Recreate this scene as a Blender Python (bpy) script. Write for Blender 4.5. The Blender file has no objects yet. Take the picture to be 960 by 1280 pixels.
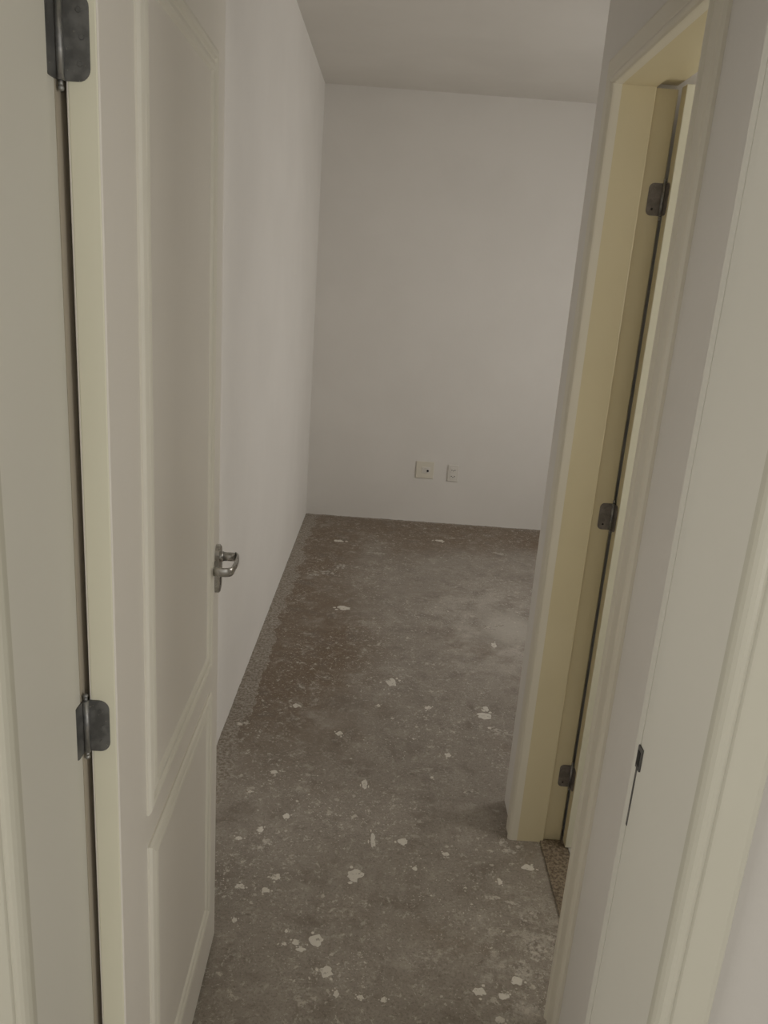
import bpy, bmesh, math, random
from mathutils import Matrix, Vector, noise
random.seed(7)
SC = bpy.context.scene
COL = SC.collection

# ------------------------------------------------------------------ camera
F_PX, PITCH, ROLL, YAW, CAM_H = 980.0, math.radians(16.2), math.radians(4.2), math.radians(0.45), 1.61
fw = Vector((math.sin(YAW)*math.cos(PITCH), math.cos(YAW)*math.cos(PITCH), -math.sin(PITCH)))
rt0 = Vector((math.cos(YAW), -math.sin(YAW), 0)); up0 = rt0.cross(fw)
rt = math.cos(ROLL)*rt0 + math.sin(ROLL)*up0
up = -math.sin(ROLL)*rt0 + math.cos(ROLL)*up0
cam_d = bpy.data.cameras.new('camera'); cam = bpy.data.objects.new('camera', cam_d); COL.objects.link(cam)
m = Matrix((rt, up, -fw)).transposed().to_4x4(); m.translation = Vector((0, 0, CAM_H))
cam.matrix_world = m
cam_d.sensor_fit = 'VERTICAL'; cam_d.sensor_height = 36.0; cam_d.sensor_width = 27.0
cam_d.lens = F_PX/1280.0*36.0; cam_d.clip_start = 0.02
SC.camera = cam

# ------------------------------------------------------------------ world, light, exposure
SC.view_settings.view_transform = 'Standard'; SC.view_settings.look = 'None'
SC.view_settings.gamma = 1.0; SC.view_settings.use_curve_mapping = False
SC.view_settings.exposure = 0.0
w = bpy.data.worlds.new('sky'); SC.world = w; w.use_nodes = True
w.node_tree.nodes['Background'].inputs[0].default_value = (0.66, 0.66, 0.64, 1)
w.node_tree.nodes['Background'].inputs[1].default_value = 0.6

def area(name, loc, direction, sx, sy, power, color):
    d = bpy.data.lights.new(name, 'AREA'); d.shape = 'RECTANGLE'; d.size = sx; d.size_y = sy
    d.energy = power; d.color = color
    o = bpy.data.objects.new(name, d); COL.objects.link(o); o.location = loc
    o.rotation_euler = Vector(direction).to_track_quat('-Z', 'Z').to_euler()
    return o
# daylight coming in through the bedroom window (right wall, out of frame) and through the
# hall's window behind the camera
area('bedroom_daylight', (2.98, 3.40, 1.45), (-1, 0.4, -0.10), 1.35, 1.25, 47, (1.0, 0.97, 0.92))
area('hall_daylight', (0.0, -2.12, 1.35), (0, 1, -0.05), 3.7, 1.6, 15, (1.0, 0.965, 0.90))
area('side_fill', (-2.40, -0.75, 1.40), (1, 0.12, -0.05), 1.5, 1.35, 30, (1.0, 0.965, 0.90))  # added fill from the left, brightens the right jamb and niche wall
area('side_fill', (2.40, -0.95, 1.40), (-1, 0.12, -0.05), 1.5, 1.35, 29, (1.0, 0.965, 0.90))  # added fill from the right, brightens the left jamb and open door
area('bathroom_daylight', (1.97, 1.50, 1.62), (-1, 0, -0.05), 0.85, 0.75, 13.5, (1.0, 0.96, 0.88))

# ------------------------------------------------------------------ node helpers
def new_mat(name):
    mt = bpy.data.materials.new(name); mt.use_nodes = True
    nt = mt.node_tree; b = nt.nodes['Principled BSDF']
    return mt, nt, b
class NT:
    def __init__(s, nt): s.t = nt
    def n(s, ty, **kw):
        nd = s.t.nodes.new(ty)
        for k, v in kw.items(): setattr(nd, k, v)
        return nd
    def put(s, sock, v):
        if isinstance(v, bpy.types.NodeSocket): s.t.links.new(v, sock)
        else: sock.default_value = v
    def math(s, op, a, b=0.0, c=0.0, clamp=False):
        nd = s.n('ShaderNodeMath', operation=op, use_clamp=clamp)
        s.put(nd.inputs[0], a); s.put(nd.inputs[1], b); s.put(nd.inputs[2], c)
        return nd.outputs[0]
    def ramp(s, v, lo, hi, a=0.0, b=1.0):
        nd = s.n('ShaderNodeMapRange', interpolation_type='SMOOTHSTEP')
        for i, x in enumerate((v, lo, hi, a, b)): s.put(nd.inputs[i], x)
        return nd.outputs[0]
    def noise(s, vec, scale, detail=4.0, rough=0.55, dist=0.0):
        nd = s.n('ShaderNodeTexNoise'); s.put(nd.inputs['Vector'], vec)
        nd.inputs['Scale'].default_value = scale; nd.inputs['Detail'].default_value = detail
        nd.inputs['Roughness'].default_value = rough; nd.inputs['Distortion'].default_value = dist
        return nd.outputs[0]
    def voro(s, vec, scale, rnd=1.0):
        nd = s.n('ShaderNodeTexVoronoi'); s.put(nd.inputs['Vector'], vec)
        nd.inputs['Scale'].default_value = scale; nd.inputs['Randomness'].default_value = rnd
        return nd
    def mix(s, f, a, b):
        nd = s.n('ShaderNodeMix', data_type='RGBA')
        s.put(nd.inputs[0], f); s.put(nd.inputs[6], a); s.put(nd.inputs[7], b)
        return nd.outputs[2]
    def bump(s, h, strength, dist):
        nd = s.n('ShaderNodeBump'); s.put(nd.inputs['Height'], h)
        nd.inputs['Strength'].default_value = strength; nd.inputs['Distance'].default_value = dist
        return nd.outputs[0]
    def coord(s): return s.n('ShaderNodeTexCoord').outputs['Object']
def c4(r, g, b): return (r, g, b, 1.0)

def paint(name, col, col2, rough=0.5, bscale=60, bstr=0.15, spec=0.4):
    mt, nt, b = new_mat(name); k = NT(nt); co = k.coord()
    f = k.ramp(k.noise(co, 2.3, 4), 0.35, 0.68)
    nt.links.new(k.mix(f, c4(*col), c4(*col2)), b.inputs['Base Color'])
    b.inputs['Roughness'].default_value = rough
    b.inputs['Specular IOR Level'].default_value = spec
    nt.links.new(k.bump(k.noise(co, bscale, 3), bstr, 0.002), b.inputs['Normal'])
    return mt
M = {}
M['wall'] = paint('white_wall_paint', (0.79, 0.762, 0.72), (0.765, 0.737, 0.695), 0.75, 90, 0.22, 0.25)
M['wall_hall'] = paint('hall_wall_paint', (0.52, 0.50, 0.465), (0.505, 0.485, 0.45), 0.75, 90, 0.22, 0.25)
M['ceiling'] = paint('ceiling_paint', (0.74, 0.71, 0.66), (0.71, 0.68, 0.63), 0.85, 60, 0.15, 0.2)
M['door'] = paint('ivory_door_enamel', (0.80, 0.765, 0.705), (0.78, 0.745, 0.685), 0.38, 25, 0.06)
M['edge'] = paint('cream_door_edge_paint', (0.79, 0.77, 0.625), (0.765, 0.745, 0.605), 0.42, 40, 0.10)
M['frame'] = paint('ivory_frame_enamel', (0.66, 0.645, 0.58), (0.645, 0.63, 0.565), 0.36, 25, 0.06)
M['cream'] = paint('aged_cream_frame_enamel', (0.70, 0.62, 0.42), (0.67, 0.59, 0.39), 0.40, 25, 0.06)
M['mould'] = paint('ivory_moulding_enamel', (0.80, 0.775, 0.69), (0.78, 0.755, 0.67), 0.36, 25, 0.06)
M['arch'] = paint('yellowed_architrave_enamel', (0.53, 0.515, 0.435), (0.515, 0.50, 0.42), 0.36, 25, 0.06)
M['rebate'] = paint('gap_shade_brown_paint', (0.50, 0.45, 0.365), (0.46, 0.41, 0.33), 0.5, 40, 0.1)  # shade of the gap beside the hinges, put into the colour
M['casing'] = paint('pale_cream_casing_enamel', (0.76, 0.715, 0.61), (0.74, 0.695, 0.585), 0.38, 25, 0.06)
M['plate'] = paint('ivory_plastic', (0.74, 0.70, 0.60), (0.74, 0.70, 0.60), 0.4, 30, 0.02)
M['plate2'] = paint('white_plastic', (0.75, 0.72, 0.665), (0.75, 0.72, 0.665), 0.4, 30, 0.02)
M['tile'] = paint('white_bathroom_tile', (0.72, 0.70, 0.66), (0.69, 0.67, 0.63), 0.22, 10, 0.02)
M['grout'] = paint('grey_grout', (0.40, 0.38, 0.35), (0.36, 0.34, 0.31), 0.8)
M['alu'] = paint('white_aluminium', (0.75, 0.75, 0.74), (0.73, 0.73, 0.72), 0.35)

def metal(name, a, bcol, rough, mtl, fleck=False):
    mt, nt, b = new_mat(name); k = NT(nt); co = k.coord()
    f = k.ramp(k.noise(co, 55, 5), 0.38, 0.68)
    c = k.mix(f, c4(*a), c4(*bcol))
    if fleck:
        g = k.ramp(k.noise(co, 170, 3), 0.69, 0.74)
        c = k.mix(g, c, c4(0.40, 0.38, 0.32))
        nt.links.new(k.math('MULTIPLY', k.math('SUBTRACT', 1.0, g), mtl), b.inputs['Metallic'])
    else: b.inputs['Metallic'].default_value = mtl
    nt.links.new(c, b.inputs['Base Color'])
    nt.links.new(k.ramp(f, 0.0, 1.0, rough, rough+0.15), b.inputs['Roughness'])
    nt.links.new(k.bump(k.noise(co, 220, 3), 0.2, 0.0006), b.inputs['Normal'])
    return mt
M['hinge'] = metal('weathered_grey_steel', (0.13, 0.13, 0.127), (0.20, 0.20, 0.195), 0.45, 0.55, True)
M['hinge2'] = metal('brownish_steel', (0.17, 0.15, 0.135), (0.26, 0.235, 0.215), 0.45, 0.5, False)
M['pin'] = metal('worn_steel_pin', (0.36, 0.36, 0.35), (0.22, 0.22, 0.22), 0.35, 0.8)
M['steel'] = metal('satin_nickel', (0.50, 0.49, 0.47), (0.42, 0.41, 0.39), 0.26, 1.0)
M['dark'] = metal('black_void', (0.012, 0.012, 0.012), (0.02, 0.018, 0.016), 0.7, 0.0)
M['strike'] = metal('dull_strike_steel', (0.16, 0.155, 0.145), (0.11, 0.105, 0.10), 0.5, 0.6)

# bare screed floor
def floor_mat():
    mt, nt, b = new_mat('bare_stained_screed'); k = NT(nt); co = k.coord()
    sep = k.n('ShaderNodeSeparateXYZ'); nt.links.new(co, sep.inputs[0])
    X, Y = sep.outputs[0], sep.outputs[1]
    n1 = k.noise(co, 1.7, 5, 0.6, 0.4); n2 = k.noise(co, 7.0, 6, 0.65, 0.3)
    n3 = k.noise(co, 38, 5, 0.7); n4 = k.noise(co, 150, 3, 0.7)
    # brown-stained part (left side and along the far wall) against grey screed
    left = k.math('MULTIPLY', k.ramp(k.math('ADD', X, k.math('MULTIPLY', n1, 0.7)), 0.50, 0.05), k.ramp(Y, 2.0, 2.9))
    far = k.ramp(k.math('ADD', Y, k.math('MULTIPLY', n1, 1.0)), 5.0, 5.6)
    br = k.math('MAXIMUM', left, far)
    br = k.math('MAXIMUM', br, k.math('MULTIPLY', k.ramp(n1, 0.52, 0.70), 0.55))
    base = k.mix(br, c4(0.33, 0.292, 0.25), c4(0.20, 0.145, 0.098))
    base = k.mix(k.ramp(n2, 0.50, 0.30, 0.0, 0.6), base, c4(0.17, 0.14, 0.113))
    # pale rubbed dust
    du = k.math('MULTIPLY', k.ramp(n2, 0.46, 0.74), k.ramp(k.noise(co, 2.6, 4, 0.6), 0.40, 0.62))
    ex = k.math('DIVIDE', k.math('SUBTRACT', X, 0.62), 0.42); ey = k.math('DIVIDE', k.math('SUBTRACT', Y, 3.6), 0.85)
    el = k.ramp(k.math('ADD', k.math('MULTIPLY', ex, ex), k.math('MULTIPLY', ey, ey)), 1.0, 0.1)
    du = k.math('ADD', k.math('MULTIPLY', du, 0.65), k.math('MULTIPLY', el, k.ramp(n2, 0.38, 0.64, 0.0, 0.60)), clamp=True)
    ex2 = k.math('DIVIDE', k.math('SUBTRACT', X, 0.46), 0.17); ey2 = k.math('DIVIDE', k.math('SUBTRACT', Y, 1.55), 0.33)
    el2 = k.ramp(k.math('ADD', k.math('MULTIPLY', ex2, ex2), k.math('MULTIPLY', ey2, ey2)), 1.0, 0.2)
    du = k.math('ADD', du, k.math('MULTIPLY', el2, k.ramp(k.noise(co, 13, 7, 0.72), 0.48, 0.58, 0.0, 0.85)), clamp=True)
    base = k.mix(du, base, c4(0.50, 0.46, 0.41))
    # fine grain
    base = k.mix(k.ramp(n3, 0.54, 0.76, 0.0, 0.45), base, c4(0.46, 0.42, 0.37))
    base = k.mix(k.ramp(n4, 0.52, 0.30, 0.0, 0.45), base, c4(0.12, 0.098, 0.078))
    n5 = k.noise(co, 17, 6, 0.75, 0.6)
    base = k.mix(k.ramp(n5, 0.52, 0.72, 0.0, 0.50), base, c4(0.50, 0.46, 0.40))
    base = k.mix(k.ramp(n5, 0.48, 0.28, 0.0, 0.45), base, c4(0.17, 0.14, 0.11))
    n6 = k.noise(co, 9.0, 7, 0.72, 1.2); n7 = k.noise(co, 75, 4, 0.75)
    sc6 = k.math('MULTIPLY', k.ramp(n6, 0.54, 0.66), k.ramp(n7, 0.42, 0.60))
    base = k.mix(k.math('MULTIPLY', sc6, 0.55), base, c4(0.56, 0.52, 0.46))
    # ragged plaster flecks and scabs
    reg = k.ramp(k.noise(co, 2.2, 4, 0.6, 0.5), 0.40, 0.60, 0.30, 1.0)
    reg = k.math('ADD', reg, k.math('MULTIPLY', el2, 0.3), clamp=True)
    for fs, lo, hi, st_ in ((13, 0.605, 0.64, 0.7), (36, 0.585, 0.615, 0.85), (80, 0.585, 0.62, 0.85)):
        fl = k.math('MULTIPLY', k.ramp(k.noise(co, fs, 9, 0.72, 0.3), lo, hi, 0.0, st_), reg)
        base = k.mix(fl, base, c4(0.60, 0.56, 0.495))
    gr = k.noise(co, 60, 8, 0.8)
    # one worn pale patch in the far right part
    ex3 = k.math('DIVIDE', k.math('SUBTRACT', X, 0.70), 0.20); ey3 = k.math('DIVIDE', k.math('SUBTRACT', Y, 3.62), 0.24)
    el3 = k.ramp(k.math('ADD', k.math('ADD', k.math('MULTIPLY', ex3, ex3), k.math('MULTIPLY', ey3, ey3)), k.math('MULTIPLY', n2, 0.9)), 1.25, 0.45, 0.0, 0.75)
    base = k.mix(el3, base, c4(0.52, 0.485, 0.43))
    base = k.mix(k.ramp(gr, 0.47, 0.30, 0.0, 0.55), base, c4(0.13, 0.105, 0.08))
    # paint drips: small round specks of several sizes
    warp = k.n('ShaderNodeVectorMath', operation='ADD'); nt.links.new(co, warp.inputs[0])
    wn = k.n('ShaderNodeTexNoise'); wn.inputs['Scale'].default_value = 60
    nt.links.new(co, wn.inputs['Vector'])
    sc = k.n('ShaderNodeVectorMath', operation='SCALE'); nt.links.new(wn.outputs['Color'], sc.inputs[0]); sc.inputs['Scale'].default_value = 0.02
    nt.links.new(sc.outputs[0], warp.inputs[1])
    specks = None
    for scale, keep, rad in ((24, 0.78, 0.17), (55, 0.76, 0.24), (120, 0.80, 0.30), (210, 0.86, 0.34)):
        v = k.voro(warp.outputs[0], scale)
        sepc = k.n('ShaderNodeSeparateColor'); nt.links.new(v.outputs['Color'], sepc.inputs[0])
        r = k.math('MULTIPLY', k.math('ADD', sepc.outputs[1], 0.25), rad)
        sm = k.math('MULTIPLY', k.ramp(v.outputs['Distance'], r, k.math('MULTIPLY', r, 0.55)), k.math('GREATER_THAN', sepc.outputs[0], keep))
        specks = sm if specks is None else k.math('MAXIMUM', specks, sm)
    specks = k.math('MULTIPLY', specks, k.ramp(k.noise(co, 3.1, 3), 0.40, 0.62, 0.12, 0.95))
    base = k.mix(specks, base, c4(0.70, 0.66, 0.59))
    # scuffs
    st = k.n('ShaderNodeMapping'); nt.links.new(co, st.inputs[0]); st.inputs['Rotation'].default_value = (0, 0, 0.35); st.inputs['Scale'].default_value = (2.0, 20.0, 1.0)
    base = k.mix(k.ramp(k.noise(st.outputs[0], 3.0, 4, 0.6), 0.64, 0.74, 0.0, 0.35), base, c4(0.48, 0.44, 0.39))
    nt.links.new(base, b.inputs['Base Color'])
    nt.links.new(k.ramp(n2, 0.3, 0.7, 0.42, 0.62), b.inputs['Roughness'])
    b.inputs['Specular IOR Level'].default_value = 0.45
    h = k.math('ADD', k.math('MULTIPLY', n3, 0.6), k.math('ADD', n2, k.math('MULTIPLY', specks, 0.5)))
    nt.links.new(k.bump(h, 0.35, 0.004), b.inputs['Normal'])
    return mt
M['floor'] = floor_mat()
def speckle(name, a, bcol, scale, lo, hi, rough=0.8, c=None):
    mt, nt, b = new_mat(name); k = NT(nt); co = k.coord()
    n = k.noise(co, scale, 5, 0.7)
    col = k.mix(k.ramp(n, lo, hi), c4(*a), c4(*bcol))
    if c: col = k.mix(k.ramp(k.noise(co, scale*2.7, 3, 0.6), 0.60, 0.70), col, c4(*c))
    nt.links.new(col, b.inputs['Base Color']); b.inputs['Roughness'].default_value = rough
    nt.links.new(k.bump(n, 0.4, 0.002), b.inputs['Normal'])
    return mt
M['splat'] = speckle('dried_plaster', (0.38, 0.34, 0.29), (0.74, 0.70, 0.63), 75, 0.34, 0.46)
M['smear'] = speckle('thin_plaster_smear', (0.27, 0.235, 0.20), (0.58, 0.54, 0.48), 60, 0.38, 0.60)
M['mortar'] = speckle('mortar_residue_mix', (0.24, 0.20, 0.16), (0.44, 0.40, 0.35), 85, 0.38, 0.64, 0.9, (0.60, 0.56, 0.49))
M['granite'] = speckle('brown_granite', (0.13, 0.095, 0.068), (0.34, 0.28, 0.21), 120, 0.38, 0.62, 0.35, (0.07, 0.05, 0.036))

# ------------------------------------------------------------------ mesh helpers
def obj(name, bm, mat, parent=None, smooth=False):
    bmesh.ops.recalc_face_normals(bm, faces=bm.faces)
    me = bpy.data.meshes.new(name); bm.to_mesh(me); bm.free()
    me.materials.append(M[mat] if isinstance(mat, str) else mat)
    if smooth:
        for p in me.polygons: p.use_smooth = True
    o = bpy.data.objects.new(name, me); COL.objects.link(o)
    if parent: o.parent = parent
    return o
def empty(name, loc=(0, 0, 0), rz=0):
    o = bpy.data.objects.new(name, None); COL.objects.link(o); o.location = loc; o.rotation_euler = (0, 0, rz)
    o.empty_display_size = 0.1
    return o
def tag(o, label=None, cat=None, group=None, kind=None):
    for k, v in (('label', label), ('category', cat), ('group', group), ('kind', kind)):
        if v: o[k] = v
    return o
def box(bm, x0, x1, y0, y1, z0, z1, bev=0.0, seg=2):
    t = bmesh.new(); bmesh.ops.create_cube(t, size=1)
    for v in t.verts:
        v.co = Vector(((x0+x1)/2+v.co.x*(x1-x0), (y0+y1)/2+v.co.y*(y1-y0), (z0+z1)/2+v.co.z*(z1-z0)))
    if bev: bmesh.ops.bevel(t, geom=t.edges[:], offset=bev, segments=seg, affect='EDGES', profile=0.5)
    merge(bm, t)
def merge(bm, t):
    me = bpy.data.meshes.new('tmp'); t.to_mesh(me); t.free(); bm.from_mesh(me); bpy.data.meshes.remove(me)
def boxes(name, lst, mat, parent=None, bev=0.0):
    bm = bmesh.new()
    for b in lst: box(bm, *b, bev=bev)
    return obj(name, bm, mat, parent)
def prism(pts2, h0, h1, fn):
    """closed polygon pts2 swept between h0 and h1; fn(a, b, h) -> Vector"""
    bm = bmesh.new()
    lo = [bm.verts.new(fn(a, b, h0)) for a, b in pts2]; hi = [bm.verts.new(fn(a, b, h1)) for a, b in pts2]
    n = len(pts2)
    for i in range(n): bm.faces.new((lo[i], lo[(i+1) % n], hi[(i+1) % n], hi[i]))
    bm.faces.new(lo[::-1]); bm.faces.new(hi)
    return bm
def cyl(bm, p0, p1, r, seg=16, r2=None):
    p0, p1 = Vector(p0), Vector(p1); d = p1-p0
    t = bmesh.new(); bmesh.ops.create_cone(t, cap_ends=True, segments=seg, radius1=r, radius2=r if r2 is None else r2, depth=d.length)
    q = d.to_track_quat('Z', 'Y').to_matrix().to_4x4(); q.translation = (p0+p1)/2
    t.transform(q); merge(bm, t)
def ball(bm, c, r):
    t = bmesh.new(); bmesh.ops.create_uvsphere(t, u_segments=12, v_segments=8, radius=r)
    t.transform(Matrix.Translation(c)); merge(bm, t)
def seg_sweep(path, inside, profile, fn, i):
    """one mitred length of moulding: corner i to i+1 of a path in the (u, v) plane.
    profile = [(offset away from the opening, height)]; fn(u, v, h) -> Vector"""
    n = len(path); closed = inside == 'closed'
    def miter(j):
        p = Vector(path[j])
        def nrm(a, b):
            d = (Vector(path[b])-Vector(path[a])).normalized(); return Vector((-d.y, d.x))
        if closed: n1, n2 = nrm((j-1) % n, j), nrm(j, (j+1) % n)
        elif j == 0: n1 = n2 = nrm(0, 1)
        elif j == n-1: n1 = n2 = nrm(n-2, n-1)
        else: n1, n2 = nrm(j-1, j), nrm(j, j+1)
        mm = n1+n2; return p, mm/(1+n1.dot(n2))
    bm = bmesh.new(); rows = []
    for j in (i, (i+1) % n):
        p, mv = miter(j)
        rows.append([bm.verts.new(fn(*(p+mv*o), h)) for o, h in profile])
    k = len(profile)
    for a in range(k-1): bm.faces.new((rows[0][a], rows[0][a+1], rows[1][a+1], rows[1][a]))
    bm.faces.new((rows[0][0], rows[1][0], rows[1][-1], rows[0][-1]))
    bm.faces.new(rows[0]); bm.faces.new(rows[1][::-1])
    return bm
def arc(cx, cy, r, a0, a1, n):
    return [(cx+r*math.cos(math.radians(a0+(a1-a0)*i/n)), cy+r*math.sin(math.radians(a0+(a1-a0)*i/n))) for i in range(n+1)]

# ------------------------------------------------------------------ room shell
XL, XR, YB, ZC = -0.512, 0.485, 5.36, 2.765      # left wall, niche wall, far wall, ceiling
YF0, YF1 = 0.70, 0.885                           # the wall that holds the bedroom door
YN = 2.23                                        # end of the niche wall
BX = 2.60                                        # bedroom's window wall
S = 'structure'
floor = empty('floor'); tag(floor, 'bare grey and brown screed floor spotted with dried plaster', 'floor', kind=S)
bm = bmesh.new(); box(bm, -2.45, 2.80, -2.2, YB+0.15, -0.12, 0.0); obj('screed', bm, 'floor', floor)
cl = boxes('ceiling', [(-2.45, 2.80, -2.2, YB+0.15, ZC, ZC+0.1)], 'ceiling'); tag(cl, 'plain off-white ceiling above the bedroom', 'ceiling', kind=S)
o = boxes('wall_left', [(XL-0.15, XL, YF1, YB, 0, ZC)], 'wall'); tag(o, 'white wall along the left behind the open panelled door', 'wall', kind=S)
o = boxes('wall_back', [(XL-0.15, BX+0.15, YB, YB+0.15, 0, ZC)], 'wall'); tag(o, 'plain white far wall with two socket plates', 'wall', kind=S)
WX0, WY0, WY1, WZ0, WZ1 = BX, 2.94, 4.02, 0.83, 2.01
o = boxes('wall_right', [(BX, BX+0.15, YN, WY0, 0, ZC), (BX, BX+0.15, WY1, YB, 0, ZC), (BX, BX+0.15, WY0, WY1, 0, WZ0), (BX, BX+0.15, WY0, WY1, WZ1, ZC)], 'wall')
tag(o, 'white window wall of the bedroom, round the corner on the right', 'wall', kind=S)
# niche wall: bathroom door opening between y 1.425 and 2.05
BY0, BY1, BXO = 1.44, 2.037, 0.634
o = boxes('wall_niche', [(XR, 0.630, YF1, BY0-0.028, 0, ZC), (XR, 0.630, BY1+0.028, YN, 0, ZC), (XR, 0.630, BY0-0.028, BY1+0.028, 2.122, ZC)], 'wall')
tag(o, 'white wall strip around the cream bathroom door frame on the right', 'wall', kind=S)
o = boxes('wall_bathroom_back', [(0.630, BX+0.15, 2.115, YN, 0, ZC)], 'wall'); tag(o, 'white wall between bathroom and bedroom', 'wall', kind=S)
o = boxes('wall_bathroom_right', [(1.90, 2.0, YF1, 1.06, 0, ZC), (1.90, 2.0, 1.94, 2.115, 0, ZC), (1.90, 2.0, 1.06, 1.94, 0, 1.23), (1.90, 2.0, 1.06, 1.94, 2.01, ZC)], 'wall'); tag(o, 'white wall at the far side of the bathroom', 'wall', kind=S)
LX, RX = -0.350, 0.347                            # faces of the bedroom door's jambs
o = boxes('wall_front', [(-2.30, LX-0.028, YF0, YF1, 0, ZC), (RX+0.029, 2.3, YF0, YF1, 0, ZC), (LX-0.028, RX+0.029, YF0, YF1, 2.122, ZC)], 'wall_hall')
tag(o, 'pale hall wall around the bedroom doorway, beside the camera', 'wall', kind=S)
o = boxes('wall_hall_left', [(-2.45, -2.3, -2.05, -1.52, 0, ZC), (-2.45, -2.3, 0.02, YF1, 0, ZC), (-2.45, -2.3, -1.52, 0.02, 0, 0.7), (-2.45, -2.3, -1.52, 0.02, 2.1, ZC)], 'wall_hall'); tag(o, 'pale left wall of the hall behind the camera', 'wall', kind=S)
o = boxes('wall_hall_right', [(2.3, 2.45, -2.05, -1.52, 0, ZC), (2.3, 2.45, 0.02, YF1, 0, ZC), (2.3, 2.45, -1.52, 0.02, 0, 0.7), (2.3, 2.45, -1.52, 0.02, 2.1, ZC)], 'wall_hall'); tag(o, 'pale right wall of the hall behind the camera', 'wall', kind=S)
HX0, HX1, HZ0, HZ1 = -1.9, 1.9, 0.5, 2.2
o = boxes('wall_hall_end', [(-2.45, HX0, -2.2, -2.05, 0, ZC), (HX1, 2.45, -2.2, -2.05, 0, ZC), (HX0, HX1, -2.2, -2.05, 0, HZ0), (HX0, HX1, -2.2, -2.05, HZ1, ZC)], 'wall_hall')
tag(o, 'end wall of the hall with a window, behind the camera', 'wall', kind=S)
def window(name, x0, x1, z0, z1, fn, label):
    t = empty(name); tag(t, label, 'window', kind=S)
    for a, b, c, d in ((x0, x0+0.04, z0, z1), (x1-0.04, x1, z0, z1), (x0+0.04, x1-0.04, z0, z0+0.04), (x0+0.04, x1-0.04, z1-0.04, z1), ((x0+x1)/2-0.02, (x0+x1)/2+0.02, z0+0.04, z1-0.04)):
        bm = bmesh.new(); box(bm, a, b, 0.0, 0.03, c, d, 0.002)
        for v in bm.verts: v.co = fn(v.co)
        obj('window_frame', bm, 'alu', t)
window('window_1', WY0, WY1, WZ0, WZ1, lambda c: Vector((BX+0.05+c.y, c.x, c.z)), 'white bedroom window in the right wall, out of view')
window('window_2', HX0, HX1, HZ0, HZ1, lambda c: Vector((c.x, -2.08-c.y, c.z)), 'white hall window behind the camera, out of view')

window('fill_window_left', -1.52, 0.02, 0.7, 2.1, lambda c: Vector((-2.35-c.y, c.x, c.z)), 'added unseen window on the left of the hall, for the side fill light')  # side openings added only to let the fill lights in
window('fill_window_right', -1.52, 0.02, 0.7, 2.1, lambda c: Vector((2.35+c.y, c.x, c.z)), 'added unseen window on the right of the hall, for the side fill light')
window('window_5', 1.06, 1.94, 1.23, 2.01, lambda c: Vector((1.93+c.y, c.x, c.z)), 'small bathroom window, out of view')

# bathroom floor: white tiles on grout, granite threshold
bt = empty('bathroom_floor'); tag(bt, 'white tiled bathroom floor beyond the granite threshold', 'floor', kind=S)
bm = bmesh.new(); box(bm, 0.649, 1.90, YF1, 2.115, 0.0, 0.003); obj('grout_bed', bm, 'grout', bt)
for i in range(4):
    for j in range(4):
        x0 = 0.650+i*0.313; y1 = 2.113-j*0.308
        bm = bmesh.new(); box(bm, x0, min(x0+0.310, 1.898), max(y1-0.305, YF1+0.002), y1, 0.003, 0.0065, 0.001, 1); obj('tile', bm, 'tile', bt)
bm = bmesh.new(); box(bm, 0.568, 0.648, BY0+0.001, BY1+0.009, 0.0, 0.006, 0.002)
o = obj('door_threshold', bm, 'granite'); tag(o, 'narrow brown speckled granite threshold at the bathroom doorway', 'threshold', kind=S)

# ------------------------------------------------------------------ door frames
def hinge_plate_poly(wd, hgt, r):   # straight on the pin side, rounded on the other
    return [(0, 0)] + arc(wd-r, r, r, -90, 0, 6) + arc(wd-r, hgt-r, r, 0, 90, 6) + [(0, hgt)]
ARCH = [(0.0, 0.0), (0.0, 0.006)] + [(0.010+0.010*math.cos(math.radians(a)), 0.006+0.011*math.sin(math.radians(a))) for a in (165, 140, 115, 90, 65, 40)] + [(0.019, 0.0115), (0.022, 0.0125), (0.056, 0.0135), (0.062, 0.0115), (0.066, 0.006), (0.066, 0.0)]
ARCH2 = [(0.0, -0.012), (0.0, 0.004)] + ARCH[2:]
def door_frame(name, label, u0, u1, ztop, fn, wallT, stop, casing_mat, jamb_mat, reb, inset=0.0, arch=None):
    """frame in local coords: u along the wall, h = depth through the wall (0 = hall side).
    u0/u1 = faces of the jambs; rebate from h=stop to h=wallT, reb deep."""
    t = empty(name); tag(t, label, 'door frame', kind=S)
    # lining: board + stop piece with an eased arris
    e = 0.003
    def leg(u, sgn):
        prof = [(u, inset), (u, stop-e), (u+sgn*e*0.5, stop), (u+sgn*reb, stop), (u+sgn*reb, wallT-e), (u+sgn*(reb+e), wallT), (u+sgn*(reb+0.015), wallT), (u+sgn*(reb+0.015), inset)]
        return prism(prof, 0.0, ztop, lambda a, b, z: fn(a, z, -b))
    obj('jamb', leg(u0, -1), jamb_mat, t); obj('jamb', leg(u1, 1), jamb_mat, t)
    prof = [(ztop, inset), (ztop, stop), (ztop+reb, stop), (ztop+reb, wallT), (ztop+reb+0.015, wallT), (ztop+reb+0.015, inset)]
    obj('head_jamb', prism(prof, u0-reb-0.015, u1+reb+0.015, lambda a, b, u: fn(u, a, -b)), jamb_mat, t)
    # casing on the hall side, three mitred lengths
    path = [(u1, 0.0), (u1, ztop), (u0, ztop), (u0, 0.0)]
    path = path[::-1]
    for i in range(3):
        bm = seg_sweep(path, 'open', arch or ARCH, fn, i)
        obj('architrave', bm, casing_mat, t, smooth=False)
    return t
# bedroom door frame (hall side at y = YF0, facing the camera)
bf = door_frame('trim_1', 'ivory frame of the bedroom doorway framing both sides of the view', LX, RX, 2.095,
                lambda u, v, h: Vector((u, YF0-h, v)), YF1+0.004-YF0, 0.147, 'arch', 'frame', 0.011)
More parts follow.
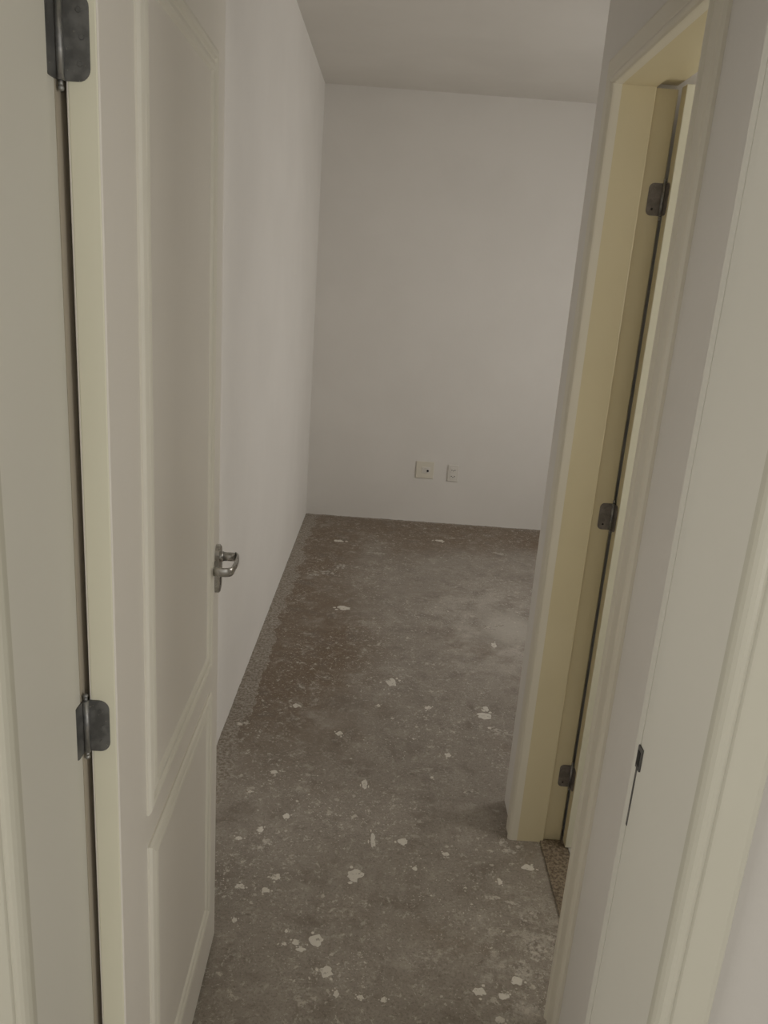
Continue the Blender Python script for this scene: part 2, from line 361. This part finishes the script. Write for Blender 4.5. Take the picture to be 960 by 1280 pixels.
# bathroom door frame on the niche wall (hall side at x = XR)
tf = door_frame('trim_2', 'aged cream frame of the bathroom doorway in the right wall', BY0, BY1, 2.094,
                lambda u, v, h: Vector((XR-h, u, v)), BXO-XR, 0.578-XR, 'casing', 'cream', 0.012, inset=0.012, arch=ARCH2)

# casing on the bedroom side, its inner edge just behind the hinge pins
ARCH3L = [(0.0, 0.0), (0.0, 0.041), (0.003, 0.0435), (0.010, 0.045), (0.052, 0.043), (0.058, 0.038), (0.060, 0.0)]  # left leg, deepened so its brown side fills the shaded hinge gap
ARCH3 = [(0.0, 0.0), (0.0, 0.016), (0.003, 0.0185), (0.010, 0.020), (0.052, 0.018), (0.058, 0.013), (0.060, 0.0)]
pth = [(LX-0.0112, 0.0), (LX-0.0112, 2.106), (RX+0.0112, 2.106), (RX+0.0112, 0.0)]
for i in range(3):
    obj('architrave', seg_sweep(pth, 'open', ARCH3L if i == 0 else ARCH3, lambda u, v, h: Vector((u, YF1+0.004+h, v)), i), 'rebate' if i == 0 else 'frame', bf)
# strike plate in the right jamb of the bedroom doorway
bm = bmesh.new()
box(bm, RX+0.0100, RX+0.0112, 0.8845, 0.8885, 0.945, 1.065, 0.0004, 1)
box(bm, RX+0.0085, RX+0.0112, 0.8740, 0.8890, 1.034, 1.066, 0.0006, 1)
so = obj('strike_plate', bm, 'strike', bf)
bm = bmesh.new(); box(bm, RX+0.0078, RX+0.0088, 0.877, 0.885, 1.040, 1.060); obj('latch_hole', bm, 'dark', so)

# ------------------------------------------------------------------ panelled doors
DT = 0.035
MOLD = [(0.0, -0.001), (0.0, 0.003), (0.004, 0.0065), (0.011, 0.0085), (0.017, 0.007), (0.020, 0.0035), (0.024, 0.003), (0.028, 0.006), (0.035, 0.0075), (0.041, 0.006), (0.045, 0.002), (0.045, -0.001)]
def make_door(name, label, W, H, panels, loc, rz, hinge_z, mats, mold_pair=True):
    t = empty(name, loc, rz); tag(t, label, 'door', kind=S)
    bm = bmesh.new(); box(bm, 0, W, 0.0016, DT-0.0016, 0.009, H, 0.0018, 2); obj('door_slab', bm, mats['edge'], t)
    bm = bmesh.new(); box(bm, 0.0004, W-0.0004, 0.0, 0.0030, 0.0094, H-0.0004, 0.0012, 2); obj('face_skin', bm, mats['face'], t)
    bm = bmesh.new(); box(bm, 0.0004, W-0.0004, DT-0.0030, DT, 0.0094, H-0.0004, 0.0012, 2); obj('face_skin', bm, mats['face'], t)
    for (a, b, c, d) in panels:
        for side in (0, 1):
            fn = (lambda u, v, h: Vector((u, -h, v))) if side == 0 else (lambda u, v, h: Vector((u, DT+h, v)))
            path = [(a, c), (a, d), (b, d), (b, c)][::-1]           # offsets run inward
            for i in range(4):
                obj('panel_moulding', seg_sweep(path, 'closed', MOLD, fn, i), mats['mould'], t)
            g = 0.045; bm = bmesh.new()
            y0, y1 = (-0.0022, 0.001) if side == 0 else (DT-0.001, DT+0.0022)
            box(bm, a+g-0.002, b-g+0.002, y0, y1, c+g-0.002, d-g+0.002)
            obj('panel', bm, mats['face'], t)
    # hinges: pin outside the back edge, one plate on the slab's edge (the other sits on the jamb)
    for hz, hh, ww in hinge_z:
        bm = bmesh.new(); px, py = -0.0042, DT+0.0035
        cyl(bm, (px, py, hz-hh/2), (px, py, hz+hh/2), 0.0042, 14)
        h = obj('hinge', bm, mats['pin'], t, True)
        bm = bmesh.new()
        for s in (-1, 1):
            cyl(bm, (px, py, hz+s*hh/2), (px, py, hz+s*(hh/2+0.006)), 0.0026, 12); ball(bm, (px, py, hz+s*(hh/2+0.0075)), 0.0034)
        obj('pin_tip', bm, mats['pin'], h, True)
        bm = prism(hinge_plate_poly(ww, hh, 0.013), -0.0018, 0.0006, lambda a, b, q: Vector((q, DT+0.001-a, hz-hh/2+b)))
        obj('hinge_plate', bm, mats['hinge'], h)
        for dz in (-0.30, 0.0, 0.30):
            bm = bmesh.new(); yy = DT+0.001-ww*(0.72 if dz == 0 else 0.62)
            cyl(bm, (-0.0016, yy, hz+dz*hh), (-0.0026, yy, hz+dz*hh), 0.0030, 12, 0.0024)
            obj('screw', bm, mats['hinge'], h)
    return t
def tube(bm, pts, ra, rb, upv=(0, 0, 1), n=14):
    """elliptical tube along pts: rb along upv, ra across"""
    rings = []; P = [Vector(p) for p in pts]; U = Vector(upv)
    for i, p in enumerate(P):
        d = (P[min(i+1, len(P)-1)]-P[max(i-1, 0)]).normalized(); s = d.cross(U).normalized(); u = s.cross(d).normalized()
        rings.append([bm.verts.new(p+s*ra*math.cos(2*math.pi*k/n)+u*rb*math.sin(2*math.pi*k/n)) for k in range(n)])
    for a, b in zip(rings, rings[1:]):
        for k in range(n): bm.faces.new((a[k], a[(k+1) % n], b[(k+1) % n], b[k]))
    bm.faces.new(rings[0][::-1]); bm.faces.new(rings[-1])
def add_handle(t, s, z0, side):
    """rounded back plate, neck and return lever pointing towards the hinges"""
    sg = -1 if side == 0 else 1; y0 = 0.0 if side == 0 else DT
    r = 0.0185; poly = arc(0, 0.050-r+0.004, r, 0, 180, 10) + arc(0, -0.054+r, r, 180, 360, 10)
    bm = prism(poly, 0.0, 0.0095, lambda a, b, q: Vector((s+a, y0+sg*q, z0+b)))
    bmesh.ops.bevel(bm, geom=[e for e in bm.edges if abs((e.verts[0].co-e.verts[1].co).y) < 1e-5 and abs(abs(e.verts[0].co.y-y0)-0.0095) < 1e-5], offset=0.002, segments=2, affect='EDGES')
    h = obj('door_handle', bm, 'steel', t)
    zn = z0+0.028
    bm = bmesh.new(); cyl(bm, (s, y0+sg*0.006, zn), (s, y0+sg*0.016, zn), 0.0125, 18, 0.0105); cyl(bm, (s, y0+sg*0.012, zn), (s, y0+sg*0.040, zn), 0.0100, 18, 0.0092)
    obj('neck', bm, 'steel', h, True)
    pts = [(s+0.006, y0+sg*0.040, zn), (s-0.002, y0+sg*0.045, zn-0.0005), (s-0.018, y0+sg*0.0475, zn-0.001), (s-0.040, y0+sg*0.048, zn-0.002), (s-0.058, y0+sg*0.047, zn-0.003)]
    pts += [(s-0.070-0.014*math.sin(math.radians(a)), y0+sg*(0.032+0.0145*math.cos(math.radians(a))), zn-0.004) for a in (10, 35, 60, 85)] + [(s-0.083, y0+sg*0.020, zn-0.004), (s-0.082, y0+sg*0.010, zn-0.004)]
    bm = bmesh.new(); tube(bm, pts, 0.0036, 0.0098); obj('lever', bm, 'steel', h, True)
    bm = bmesh.new(); cyl(bm, (s, y0+sg*0.0085, z0-0.022), (s, y0+sg*0.0099, z0-0.022), 0.0042, 14); box(bm, s-0.0018, s+0.0018, min(y0+sg*0.0085, y0+sg*0.0099), max(y0+sg*0.0085, y0+sg*0.0099), z0-0.037, z0-0.022)
    obj('keyhole', bm, 'dark', h)

RZ1 = math.radians(91.55)
d1 = make_door('door_1', 'ivory two-panel door standing open along the left wall, lever handle at its edge', 0.703, 2.09,
    [(0.126, 0.612, 0.800, 1.975), (0.126, 0.612, 0.162, 0.742)], (-0.318, 0.897, 0), RZ1,
    [(1.828, 0.082, 0.027), (1.034, 0.074, 0.026), (0.23, 0.074, 0.026)], dict(edge='edge', face='door', mould='mould', hinge='hinge', pin='pin'))
add_handle(d1, 0.672, 1.003, 0); add_handle(d1, 0.672, 1.003, 1)
d2 = make_door('door_2', 'cream bathroom door swung open beyond the aged frame on the right', 0.618, 2.098,
    [(0.105, 0.520, 0.800, 1.975), (0.105, 0.520, 0.150, 0.742)], (0.638, 2.008, 0), 0.0,
    [(1.852, 0.074, 0.028), (1.047, 0.074, 0.028), (0.232, 0.074, 0.028)], dict(edge='cream', face='edge', mould='edge', hinge='hinge2', pin='pin'))
add_handle(d2, 0.572, 1.003, 0)
# jamb-side hinge plates
for hz, hh, ww in ((1.828, 0.082, 0.026), (1.034, 0.074, 0.026), (0.23, 0.074, 0.026)):
    bm = prism(hinge_plate_poly(ww, hh, 0.013), -0.0004, 0.0018, lambda a, b, q: Vector((LX-0.011+q, YF1+0.003-a, hz-hh/2+b)))
    p = obj('hinge_plate', bm, 'hinge', bf)
for hz in (1.852, 1.047, 0.232):
    bm = prism(hinge_plate_poly(0.034, 0.074, 0.012), -0.0004, 0.0018, lambda a, b, q: Vector((0.6325-a, BY1+0.012-q, hz-0.037+b)))
    p = obj('hinge_plate', bm, 'hinge2', tf)
    for dz in (-0.3, 0.0, 0.3):
        bm = bmesh.new(); xx = 0.6325-0.034*(0.72 if dz == 0 else 0.60)
        cyl(bm, (xx, BY1+0.0104, hz+dz*0.074), (xx, BY1+0.0094, hz+dz*0.074), 0.003, 12, 0.0024); obj('screw', bm, 'dark' if dz < 0 else 'hinge2', p)

# ------------------------------------------------------------------ plates on the far wall
def rounded(bm, x0, x1, z0, z1, y0, y1, b): box(bm, x0, x1, y0, y1, z0, z1, b, 2)
t = empty('telephone_plate', (0.306, YB, 0.381)); tag(t, 'square ivory wall plate with one small black jack hole', 'wall plate')
bm = bmesh.new(); rounded(bm, -0.062, 0.062, -0.060, 0.060, -0.009, 0.0, 0.003); obj('cover', bm, 'plate', t)
for x0, x1, mt in ((-0.020, -0.008, 'plate2'), (-0.006, 0.006, 'plate2'), (0.008, 0.036, 'plate2')):
    bm = bmesh.new(); rounded(bm, x0, x1, -0.022, 0.022, -0.0115, -0.0085, 0.001); obj('module', bm, mt, t)
bm = bmesh.new(); cyl(bm, (0.020, -0.011, -0.004), (0.020, -0.0135, -0.004), 0.0075, 16); obj('jack', bm, 'dark', t)
t = empty('power_outlet', (0.505, YB, 0.372)); tag(t, 'narrow upright white power outlet beside the square plate', 'power outlet')
bm = bmesh.new(); rounded(bm, -0.037, 0.037, -0.059, 0.059, -0.009, 0.0, 0.003); obj('cover', bm, 'plate2', t)
for z in (0.022, -0.022):
    bm = bmesh.new(); rounded(bm, -0.023, 0.023, z-0.018, z+0.018, -0.0115, -0.0085, 0.002); s_ = obj('socket', bm, 'plate2', t)
    for x, zz in ((-0.011, z), (0.011, z), (0.0, z-0.004 if z > 0 else z-0.006)):
        bm = bmesh.new(); cyl(bm, (x, -0.0112, zz), (x, -0.0120, zz), 0.0032, 12); obj('pin_hole', bm, 'dark', s_)

# ------------------------------------------------------------------ dried plaster on the floor
SPL = [(0.11, 2.978, 0.027, 0.034),(0.535, 2.655, 0.04, 0.028),(0.006, 1.844, 0.025, 0.025),(-0.212, 1.817, 0.016, 0.015),(-0.288, 2.007, 0.012, 0.014),(-0.218, 2.078, 0.012, 0.015),(-0.08, 1.606, 0.02, 0.02),(-0.046, 1.514, 0.018, 0.018),(-0.233, 1.764, 0.013, 0.012),(-0.345, 1.962, 0.014, 0.01),(-0.266, 1.942, 0.024, 0.03),(0.477, 2.002, 0.034, 0.032),(0.512, 1.92, 0.021, 0.013),(0.144, 1.997, 0.017, 0.018),(0.272, 1.954, 0.012, 0.01),(0.054, 1.995, 0.01, 0.035),(-0.195, 4.32, 0.028, 0.04),(-0.266, 4.213, 0.041, 0.032),(-0.34, 4.172, 0.041, 0.025),(-0.14, 3.726, 0.037, 0.031),(0.02, 2.267, 0.011, 0.03),(-0.267, 2.738, 0.016, 0.018),(-0.457, 2.579, 0.015, 0.011),(-0.288, 2.299, 0.016, 0.013),(-0.171, 2.299, 0.014, 0.009),(-0.085, 2.561, 0.015, 0.016),(0.313, 2.469, 0.014, 0.015),(0.254, 2.789, 0.016, 0.018),(0.249, 2.329, 0.007, 0.009),(0.488, 2.814, 0.013, 0.019),(0.475, 2.758, 0.032, 0.03),(0.38, 2.264, 0.032, 0.013),(0.593, 3.414, 0.015, 0.026),(0.609, 3.607, 0.056, 0.048),(0.006, 4.605, 0.06, 0.03),(0.424, 4.952, 0.037, 0.026),(0.801, 4.775, 0.062, 0.032),(-0.242, 4.802, 0.041, 0.024),(-0.305, 1.772, 0.015, 0.012),(-0.277, 1.681, 0.021, 0.008),(-0.297, 1.655, 0.008, 0.01),(-0.115, 1.575, 0.014, 0.007),(-0.158, 1.63, 0.006, 0.006),(-0.159, 1.589, 0.006, 0.006),(0.469, 1.721, 0.019, 0.019),(0.501, 1.606, 0.029, 0.03),(0.434, 1.564, 0.024, 0.024),(0.42, 1.526, 0.016, 0.014),(0.477, 1.642, 0.025, 0.021),(0.382, 1.48, 0.013, 0.011),(0.364, 1.415, 0.013, 0.01),(0.325, 1.487, 0.019, 0.015),(0.392, 1.8, 0.02, 0.015),(0.443, 1.769, 0.026, 0.017),(0.485, 1.54, 0.016, 0.019),(0.422, 1.857, 0.009, 0.013),(0.535, 1.672, 0.017, 0.021),(0.487, 2.672, 0.009, 0.009),(0.056, 2.781, 0.01, 0.012),(-0.018, 1.456, 0.008, 0.011),(0.039, 1.45, 0.009, 0.009),(-0.476, 2.848, 0.023, 0.016),(-0.349, 2.184, 0.01, 0.008),(-0.13, 1.596, 0.012, 0.01),(0.178, 1.885, 0.009, 0.01),(0.505, 1.743, 0.017, 0.014),(0.446, 1.518, 0.016, 0.014),(0.095, 1.447, 0.009, 0.009),(0.54, 1.597, 0.008, 0.015)]
BIG = {1, 10, 11, 44, 45, 46, 48, 52, 53, 54, 56, 33, 16, 17, 18, 24, 31, 39, 61, 65, 66, 68, 36, 34}
for i, (x, y, a, b) in enumerate(SPL):
    bm = bmesh.new()
    def blob(cx, cy, ra, rb, n, sd):
        h = 0.0008+0.0010*random.random()
        c = bm.verts.new((cx, cy, h)); ring = []; low = []
        for k in range(n):
            an = 2*math.pi*k/n
            q = 1+0.55*noise.noise(Vector((1.6*math.cos(an)+sd*3.1, 1.6*math.sin(an), sd)))+0.28*noise.noise(Vector((5*math.cos(an), 5*math.sin(an)+sd, sd)))
            q = max(q, 0.25)
            ring.append(bm.verts.new((cx+ra*q*math.cos(an)*0.9, cy+rb*q*math.sin(an)*0.9, h*0.8)))
            low.append(bm.verts.new((cx+ra*q*math.cos(an), cy+rb*q*math.sin(an), 0.0001)))
        for k in range(n):
            bm.faces.new((c, ring[k], ring[(k+1) % n])); bm.faces.new((ring[k], low[k], low[(k+1) % n], ring[(k+1) % n]))
    if i in BIG:
        for j in range(7):
            blob(x+random.uniform(-0.8, 0.8)*a, y+random.uniform(-0.8, 0.8)*b, a*random.uniform(0.15, 0.5), b*random.uniform(0.15, 0.5), 14, i*1.7+j)
    else:
        blob(x, y, a*0.85, b*0.85, 20, i*1.7)
        for j in range(2):
            an = random.uniform(0, 6.28); blob(x+1.3*a*math.cos(an), y+1.3*b*math.sin(an), a*0.22, b*0.22, 8, i+j*0.3)
    obj('plaster_splat', bm, 'smear' if i in BIG else 'splat', floor)
# ragged mortar left along the foot of the left wall and of the far wall
def ridge(name, p0, dirv, nrm, length, wd, hmax, du):
    bm = bmesh.new(); nu = int(length/du); nv = 7; rows = []
    for i in range(nu+1):
        r = []
        we = wd*(1+0.45*noise.noise(Vector((i*du*9, 3.3, wd*50)))+0.25*noise.noise(Vector((i*du*30, 1.3, 0))))
        for j in range(nv):
            f = j/(nv-1); p = Vector(p0)+Vector(dirv)*(i*du)+Vector(nrm)*(we*f)
            h = 0.0003+0.6*hmax*max(0.0, 0.45+0.9*noise.noise(p*26)+0.5*noise.noise(p*70))*(1-f**2)
            r.append(bm.verts.new((p.x, p.y, h if j < nv-1 else 0.0001)))
        rows.append(r)
    for a, b in zip(rows, rows[1:]):
        for j in range(nv-1): bm.faces.new((a[j], b[j], b[j+1], a[j+1]))
    for f in bm.faces:
        if f.normal.z < 0: f.normal_flip()
    return obj(name, bm, 'mortar', floor)
ridge('mortar_residue', (XL, 0.96, 0), (0, 1, 0), (1, 0, 0), YB-0.97, 0.078, 0.006, 0.012)
ridge('mortar_residue', (XL, YB, 0), (1, 0, 0), (0, -1, 0), 1.9, 0.022, 0.005, 0.012)
